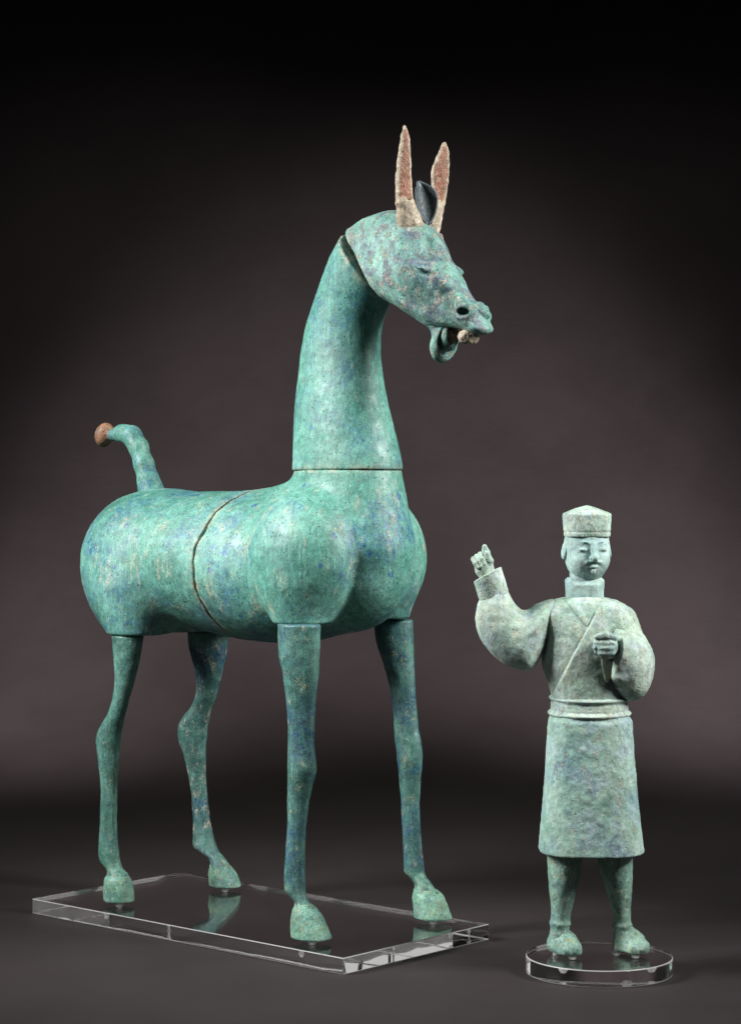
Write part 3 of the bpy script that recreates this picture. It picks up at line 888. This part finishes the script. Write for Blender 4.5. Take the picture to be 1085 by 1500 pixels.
# ---- torso
TY = [872, 880, 890, 900, 920, 945, 970, 1000, 1027, 1040]
TL = [836, 818, 806, 799, 796, 793, 793, 803, 809, 809]
TR_ = [880, 896, 908, 914, 916, 915, 914, 913, 914, 915]
TD = [30, 37, 44, 48, 52, 53, 53, 52, 50, 49]
tz = [mz(y) for y in TY]
tcx = [mx((a + b) / 2) for a, b in zip(TL, TR_)]; ta = [(b - a) / 2 * k1 for a, b in zip(TL, TR_)]; tdp = [d * k1 for d in TD]
def f_torso(P):
    x, y, z = P.T
    d = loft(z, x, y, tz, tcx, [.004] * len(tz), ta, tdp, 2.35)
    d = smax(d, z - mz(873), .012)
    # sloping shoulder caps
    d = smin(d, ell(P, (mx(815), .004, mz(906)), (24*k1, 36*k1, 26*k1)), .02)
    d = smin(d, ell(P, (mx(901), .004, mz(910)), (24*k1, 38*k1, 28*k1)), .02)
    # crossed lapels: raised bands on the chest
    px = (x + DC[0]) * FOC / (DC[1] + y) + CX; py = HOR - (z - HB) * FOC / (DC[1] + y)
    fr = sstep(-y, .010, .022)
    l1 = (px - 826) * .78 - (py - 878) * .62                # line (826,878)-(858,918), >0 above right
    w1 = sstep(l1, -.9, .9) * sstep(py, 868, 874) * (1 - sstep(px - 858 + (py - 918) * .5, -1, 1))
    ln = (px - 869) * .885 + (py - 903) * .466              # line (869,903)-(815,1006)
    w2 = sstep(ln, -.9, .9)
    d = d - fr * (.0016 * np.maximum(w1 * (1 - w2), 0) + .0032 * w2)
    groove = np.exp(-(ln / 1.3) ** 2) * sstep(py, 898, 906) + .7 * np.exp(-(l1 / 1.1) ** 2) * sstep(py, 872, 880) * (1 - sstep(py, 914, 920))
    d = d + fr * .0012 * groove
    return smax(d, mz(1034) - z, .003)
torso = obj('robe_torso', surf(f_torso, (mx(775), -.085, mz(1042)), (mx(945), .085, mz(862)), .0018, bump=.0011, bscale=130), M_man, groom)

# ---- belt with two cords
def f_belt(P):
    x, y, z = P.T
    py = HOR - (z - HB) * FOC / (DC[1] - .055)
    bow = 1.5 * ((x - mx(863)) / .06) ** 2
    d = loft(z, x, y, [mz(q, -.055) for q in (1060, 1053, 1040, 1026, 1020)], [mx(863)] * 5, [.004] * 5, [58.5*k1, 58.5*k1, 56.5*k1, 56*k1, 56*k1], [57*k1, 57*k1, 55.5*k1, 55*k1, 55*k1], 2.35)
    e = np.abs(py - 1029 + bow)
    d = d - .0030 * np.exp(-(e / 2.6) ** 2) - .0026 * np.exp(-(np.abs(py - 1051 + bow) / 2.8) ** 2)
    d = d + .0008 * np.exp(-(np.abs(py - 1034.5 + bow) / 1.6) ** 2) + .0008 * np.exp(-(np.abs(py - 1046 + bow) / 1.6) ** 2)
    return smax(smax(d, z - mz(1026, -.055) - .001 - .0016 * ((x - mx(863)) / .06) ** 2, .003), mz(1055, -.055) - z, .003)
obj('belt', surf(f_belt, (mx(795), -.08, mz(1064)), (mx(932), .08, mz(1014)), .0016, bump=.0007, bscale=150), M_man, groom)

# ---- skirt
SY = [1050, 1056, 1075, 1120, 1180, 1230, 1262]
SL = [806, 803.5, 802, 799.5, 795, 790.5, 788.5]
SR = [921, 925, 926, 929, 934.5, 940, 943.5]
SD = [56, 59, 60, 62, 65, 68, 70]
def f_skirt(P):
    x, y, z = P.T
    d = loft(z, x, y, [mz(q) for q in SY], [mx((a + b) / 2) for a, b in zip(SL, SR)], [.004] * 7, [(b - a) / 2 * k1 for a, b in zip(SL, SR)], [q * k1 for q in SD], 2.7)
    hem = mz(1257.5, -.07) + .0006 * (y / .07)
    # hollow underneath
    inner = loft(z, x, y, [mz(q) for q in SY], [mx((a + b) / 2) for a, b in zip(SL, SR)], [.004] * 7, [(b - a) / 2 * k1 - .006 for a, b in zip(SL, SR)], [q * k1 - .006 for q in SD], 2.7)
    d = smax(smax(d, z - mz(1051, -.058), .005), hem - z, .0018)
    return smax(d, -smax(inner, z - mz(1225), .004), .003)
obj('robe_skirt', surf(f_skirt, (mx(778), -.09, mz(1268)), (mx(954), .09, mz(1030)), .0019, bump=.0013, bscale=120), M_skirt, groom)

# ---- legs and feet
def shin(rows, yc, ring):
    zs = [mz(r[0], yc) for r in rows]; cxx = [mx((r[1] + r[2]) / 2, yc) for r in rows]; a = [(r[2] - r[1]) / 2 * k1 for r in rows]
    b = [q * 1.12 for q in a]
    def fn(P):
        x, y, z = P.T
        d = loft(z, x, y, zs, cxx, [yc] * len(zs), a, b, 1.9)
        py = HOR - (z - HB) * FOC / (DC[1] + yc)
        d = d - .0022 * np.exp(-((py - ring) / 4.0) ** 2)
        return smax(d, z - max(zs) + .004, .003)
    return fn, (min(cxx) - max(a) - .012, yc - max(b) - .012, min(zs) - .004), (max(cxx) + max(a) + .012, yc + max(b) + .012, max(zs) + .008)
def foot(heel, toe, toe2, w, yc):
    """instep wedge with a rounded, split toe."""
    h = np.array(heel); t1 = np.array(toe); t2 = np.array(toe2)
    def fn(P):
        d = cone(P, h, h + (t1 - h) * .45 + np.array([0, 0, .006]), w * .95, w * .92)
        d = smin(d, cone(P, h + np.array([.002, 0, .018]), h + (t1 - h) * .5 + np.array([0, 0, .004]), w * .75, w * .8), .012)
        d = smin(d, cone(P, h + (t1 - h) * .3, t1, w * .9, w * .70), .010)
        d = smin(d, cone(P, h + (t2 - h) * .4, t2, w * .85, w * .62), .0025)
        return smax(d, .0045 - P[:, 2], .003)
    return fn
def leg_man(rows, yc, ring, heel, toe, toe2, w):
    fn, lo, hi = shin(rows, yc, ring)
    o = obj('leg', surf(fn, lo, hi, .0017, bump=.0010, bscale=130), M_shin, groom)
    ff = foot(heel, toe, toe2, w, yc)
    pts = np.array([heel, toe, toe2])
    lo2 = pts.min(0) - .032; hi2 = pts.max(0) + .04
    obj('foot', surf(ff, lo2, hi2, .0016, bump=.0020, bscale=110), M_foot, o)
leg_man([(1235, 800, 853), (1258, 801, 852), (1280, 802, 849), (1300, 803.5, 845), (1320, 805.5, 840), (1338, 806.5, 836), (1350, 806, 833.5), (1362, 806, 833), (1385, 803, 836)], .0, 1352,
        (mx(817), .006, .016), (mx(839), -.020, .0125), (mx(828), -.024, .012), .0172)
leg_man([(1235, 873, 927), (1258, 874.5, 926), (1280, 879, 926), (1300, 886, 925.5), (1320, 892, 924), (1338, 897, 923), (1350, 898, 923), (1362, 898, 924), (1385, 897, 925)], .012, 1355,
        (mx(914), .016, .016), (mx(939), -.012, .0135), (mx(926), -.016, .012), .0172)

# ---- head, collar and cap
HC = np.array([mx(859.5), .002, mz(812)])
HR = euler(0, 0, 11)                                       # turned a little to the viewer's right
def hl(P):
    return (P - HC) @ HR * MS                               # head-local pixels: x right, y back, z up
def f_face(P):
    q = hl(P); x, y, z = q.T
    xm = np.abs(x); qm = np.stack([xm, y, z], 1)
    d = ell(q, (0, 2, 9), (34.0, 36, 44))
    d = smin(d, ell(q, (0, -3, -15), (26.5, 30, 25)), 11)
    d = smax(d, xm - 33.0, 3)
    # broad flat cheeks
    d = smin(d, ell(qm, (14, -20, -8), (13, 12, 14)), 8)
    # brow ridge and eye sockets
    socket = ell(qm, (15.0, -38, 8.0), (11.0, 4.2, 6.0))
    d = smax(d, -socket, 6.0)
    brow = np.abs(np.sqrt(((xm - 15) / 15.0) ** 2 + ((z - 8) / 11.0) ** 2) - 1) * 11
    dbr = np.maximum(np.maximum(np.sqrt(brow ** 2 + (np.clip(y + 33 - (xm / 30) ** 2 * 6, -4, 60)) ** 2) - .55, -z + 12), xm - 25)
    d = smin(d, dbr, 3.0)
    eye = ell(qm, (14.5, -30.0, 7.5), (6.5, 3.6, 3.0))
    d = smin(d, eye, 2.4)
    # nose
    d = smin(d, cone(q, (0, -32, 17), (0, -41.5, -4), 3.4, 5.4), 3.0)
    d = smin(d, ell(qm, (3.8, -37.5, -4.0), (3.4, 4, 3.2)), 1.5)
    # moustache: two arcs sweeping down from under the nose
    d = smin(d, cone(qm, (2.5, -37.5, -9.0), (10.0, -33.2, -10.5), 1.5, 1.4), 3.4)
    d = smin(d, cone(qm, (10.0, -33.2, -10.5), (17.0, -28.3, -16.0), 1.4, 1.0), 3.4)
    # lips and goatee
    d = smin(d, ell(q, (0, -33.2, -17.0), (6.5, 3.4, 2.4)), 1.2)
    d = smax(d, -ell(q, (0, -36.8, -13.9), (7.0, 1.6, .9)), 1.4)
    d = smin(d, ell(q, (0, -31.5, -23.5), (3.2, 3.2, 4.5)), 1.5)
    d = smax(d, -z - 39.5, 4)
    return d * k1
head2 = obj('head', surf(f_face, HC - .060, HC + np.array([.06, .06, .045]), .00125, bump=.0006, bscale=170), M_face, groom)
def f_earm(sgn):
    def fn(P):
        q = hl(P); q = q * np.array([sgn, 1, 1])
        d = ell(q, (33.0, 4, 5.5), (4.2, 8.5, 13.5), euler(0, -7, 0))
        d = smax(d, -ell(q, (37.6, -2.5, 7), (2.6, 4.5, 8)), 1.5)
        return d * k1
    return fn
for sg in (-1, 1):
    obj('ear', surf(f_earm(sg), HC - np.array([.055, .03, .03]), HC + np.array([.055, .03, .035]), .0013, bump=.0005, bscale=170), M_face, head2)
def f_cap(P):
    q = hl(P); x, y, z = q.T
    hw = np.interp(z, [27, 34, 60], [31.8, 32.6, 33.6])
    k = ((np.abs(x) / hw) ** 2.9 + (np.abs(y - 1) / (hw * 1.04)) ** 2.9) ** (1 / 2.9)
    d = (k - 1) * 34
    top = (z - (72.0 - 12.5 * k ** 1.25)) * .93
    d = smax(d, top, 2.4)
    d = d + .9 * np.exp(-((z - 33.0) / 1.3) ** 2)            # groove above the band
    return smax(d, 26.0 - z, 1.2) * k1
obj('cap', surf(f_cap, HC + np.array([-.05, -.052, .018]), HC + np.array([.05, .052, .09]), .0014, bump=.0010, bscale=130), M_man, head2)
CC = np.array([mx(856), .004])
def f_collar(P):
    x, y, z = P.T; px = (x - CC[0]) * MS; py = 1399 - z * MS; yy = (y - CC[1]) * MS
    hw = np.interp(-py, [-905, -868, -850], [27.5, 27.8, 28.6])
    k = ((np.abs(px) / hw) ** 2.3 + (np.abs(yy) / (hw * 1.04)) ** 2.3) ** (1 / 2.3)
    d = (k - 1) * hw
    rim = 846.0 + 6.5 * sstep(-yy, 8, 30)                   # lower in front, under the chin
    bevel = (rim - py) * .72 + (k * hw - hw + 4.2) * .69
    d = smax(d, rim - py, .8)
    d = smax(d, bevel, .8)
    hollow = smax((k - 1) * hw + 7.0, -(rim + 7 - py), 1.0)
    d = smax(d, -hollow, 1.0)
    # overlap of the collar, a vertical step in front
    d = d - 1.1 * sstep(px, 6, 8) * sstep(-yy, 8, 14)
    return smax(d, py - 905, 2) * k1
obj('collar', surf(f_collar, (mx(820), -.05, mz(908)), (mx(892), .05, mz(840)), .0014, bump=.0008, bscale=140), M_face, groom)
def f_throat(P):
    x, y, z = P.T
    return smax(np.sqrt((x - CC[0]) ** 2 + (y - CC[1]) ** 2) - 22 * k1, np.abs(z - mz(845)) - 18 * k1, .003)
obj('throat', surf(f_throat, (mx(830), -.03, mz(866)), (mx(884), .04, mz(824)), .002, bump=.0006), M_face, head2)

# ---- raised arm: a drooping sleeve, its cuff and the pointing hand
def pt(px, py, y): return np.array([mx(px, y), y, mz(py, y)])
def f_arm(P):
    x, y, z = P.T
    px = (x + DC[0]) * FOC / (DC[1] - .01) + CX; py = HOR - (z - HB) * FOC / (DC[1] - .01)
    d2 = poly_sdf(px, py, ARM_POLY)                          # outline of the sleeve, then rounded in depth
    T = np.interp(px, [690, 720, 760, 800], [21, 30, 38, 40])
    T = T * np.interp(py, [850, 875, 900, 985], [.85, .95, 1, 1])
    yc = np.interp(px, [690, 800], [-20, -2])
    return inflate(d2, np.abs(y * MS - yc), T, T) * k1
ARM_POLY = smooth_poly([(816, 876), (800, 879), (784, 885), (768, 896), (754, 886), (743, 864), (737, 845), (722, 850), (706, 868), (697, 886), (694.5, 910), (701, 935), (722, 962), (746, 978), (775, 985), (789, 970), (801, 948), (814, 920)], 2)
arm = obj('raised_arm', surf(f_arm, (mx(684), -.075, mz(992)), (mx(810), .055, mz(838)), .0019, bump=.0013, bscale=120, project=False), M_man, groom)
sm = arm.modifiers.new('soften', 'SMOOTH'); sm.factor = .5; sm.iterations = 6
# cuff: short tilted cylinder
ca = pt(722, 869, -.021); cb = pt(713.5, 841, -.026)
cax = (cb - ca) / np.linalg.norm(cb - ca)
cwx = np.array([1, 0, 0]) - cax * cax[0]; cwx /= np.linalg.norm(cwx)
cwy = np.cross(cax, cwx)
def f_cuff(P):
    q = P - ca
    t = q @ cax * MS; a = q @ cwx * MS; b = q @ cwy * MS
    k = np.sqrt((a / (22.3)) ** 2 + (b / 19.5) ** 2)
    d = (k - 1) * 20
    L = np.linalg.norm(cb - ca) * MS
    tilt = t - a * .22 + b * .26
    d = smax(d, tilt - L, 1.0)
    d = smax(d, -t - 4, 2)
    return d * k1
obj('cuff', surf(f_cuff, (mx(685), -.06, mz(884)), (mx(748), .02, mz(818)), .0013, bump=.0006, bscale=150), M_man, arm)
# hand: palm, three curled fingers, a long forefinger pointing up with the thumb pressed to it
hy = -.029
def hp(px, py, y): return pt(px, py, hy + y / MS)
def f_hand(P):
    d = chain(P, [(hp(716, 848, 2), 11 * k1), (hp(709, 833, 0), 12.5 * k1), (hp(706, 824, -1), 12 * k1)], .006)
    d = smin(d, chain(P, [(hp(711, 822, 1), 7.5*k1), (hp(711, 810, -2), 6.2*k1), (hp(709.5, 800.5, -4), 3.6*k1)], .003), .003)    # forefinger
    d = smin(d, chain(P, [(hp(717, 832, -4), 5.6*k1), (hp(717, 821, -8), 5.0*k1), (hp(713, 811, -9), 3.8*k1)], .002), .002)         # thumb
    for (kx, ky, tx, ty, r) in ((703.5, 812, 709, 826, 4.1), (698, 815.5, 704.5, 829, 4.0), (693, 819, 699.5, 831, 3.7)):
        d = smin(d, chain(P, [(hp(kx + 4, ky + 6, 6), r*k1*1.1), (hp(kx, ky, -3), r*k1), (hp((kx+tx)/2 - .5, (ky+ty)/2, -10), r*k1*.95), (hp(tx, ty, -11.5), r*k1*.8)], .0012), .0007)
    return d
obj('raised_hand', surf(f_hand, (mx(682), -.07, mz(866)), (mx(736), .0, mz(788)), .0010, bump=.0005, bscale=200), M_man, arm)

# ---- bent arm: full sleeve with a hanging cuff and the fist before the chest
def f_sleeve(P):
    x, y, z = P.T
    d = cone(P, pt(908, 910, .0), pt(922, 968, -.012), 25*k1, 31*k1)
    d = smin(d, ell(P, pt(919, 985, -.018), (34*k1, 40*k1, 42*k1), euler(0, -12, 0)), .02)
    # forearm part of the sleeve coming forward to the chest
    fo = cone(P, pt(916, 962, -.030), pt(897, 950, -.058), 36*k1, 26*k1)
    d = smin(d, fo, .018)
    d = smin(d, cone(P, pt(908, 938, -.055), pt(904, 990, -.054), 14*k1, 9*k1), .012)
    # cuff mouth: cut plane facing the viewer's left, hollowed
    nrm = np.array([-.93, -.34, .13]); nrm /= np.linalg.norm(nrm)
    c = pt(898, 955, -.055)
    pl = (P - c) @ nrm
    body = sstep(-y, .030, .040)
    d = np.where(y < -.028, smax(d, pl, .0025), d)
    inn = smax(d + .0042, -(pl + .020), .002)
    return smax(d, -np.where(y < -.034, inn, 1.0), .0015)
sleeve = obj('bent_sleeve', surf(f_sleeve, (mx(868), -.115, mz(1040)), (mx(972), .06, mz(868)), .0018, bump=.0012, bscale=125), M_man, groom)
def f_fist(P):
    d = ell(P, pt(886, 946, -.072), (18*k1, 17*k1, 18.5*k1), euler(0, 20, 0))
    d = smin(d, cone(P, pt(889, 949, -.066), pt(906, 953, -.052), 14*k1, 13*k1), .006)
    gr = sstep(pt(896, 940, 0)[0] - P[:, 0], 0, .012)
    d = d + .0006 * gr * np.cos((P[:, 2] - mz(948)) * MS * 2 * math.pi / 8.5)
    d = smin(d, chain(P, [(pt(898, 933, -.080), 6*k1), (pt(886, 930, -.087), 5.4*k1), (pt(874, 933, -.082), 4.6*k1)], .002), .003)
    hole = cone(P, pt(871, 930, -.10), pt(874, 975, -.066), 3.0*k1, 3.0*k1)
    return smax(d, -hole, .001)
obj('fist', surf(f_fist, (mx(860), -.12, mz(978)), (mx(916), -.03, mz(914)), .0012, bump=.0010, bscale=190), M_fist, sleeve)

# lining panel, painted dark as the shaded inside of the hanging sleeve mouth and its turned front edge
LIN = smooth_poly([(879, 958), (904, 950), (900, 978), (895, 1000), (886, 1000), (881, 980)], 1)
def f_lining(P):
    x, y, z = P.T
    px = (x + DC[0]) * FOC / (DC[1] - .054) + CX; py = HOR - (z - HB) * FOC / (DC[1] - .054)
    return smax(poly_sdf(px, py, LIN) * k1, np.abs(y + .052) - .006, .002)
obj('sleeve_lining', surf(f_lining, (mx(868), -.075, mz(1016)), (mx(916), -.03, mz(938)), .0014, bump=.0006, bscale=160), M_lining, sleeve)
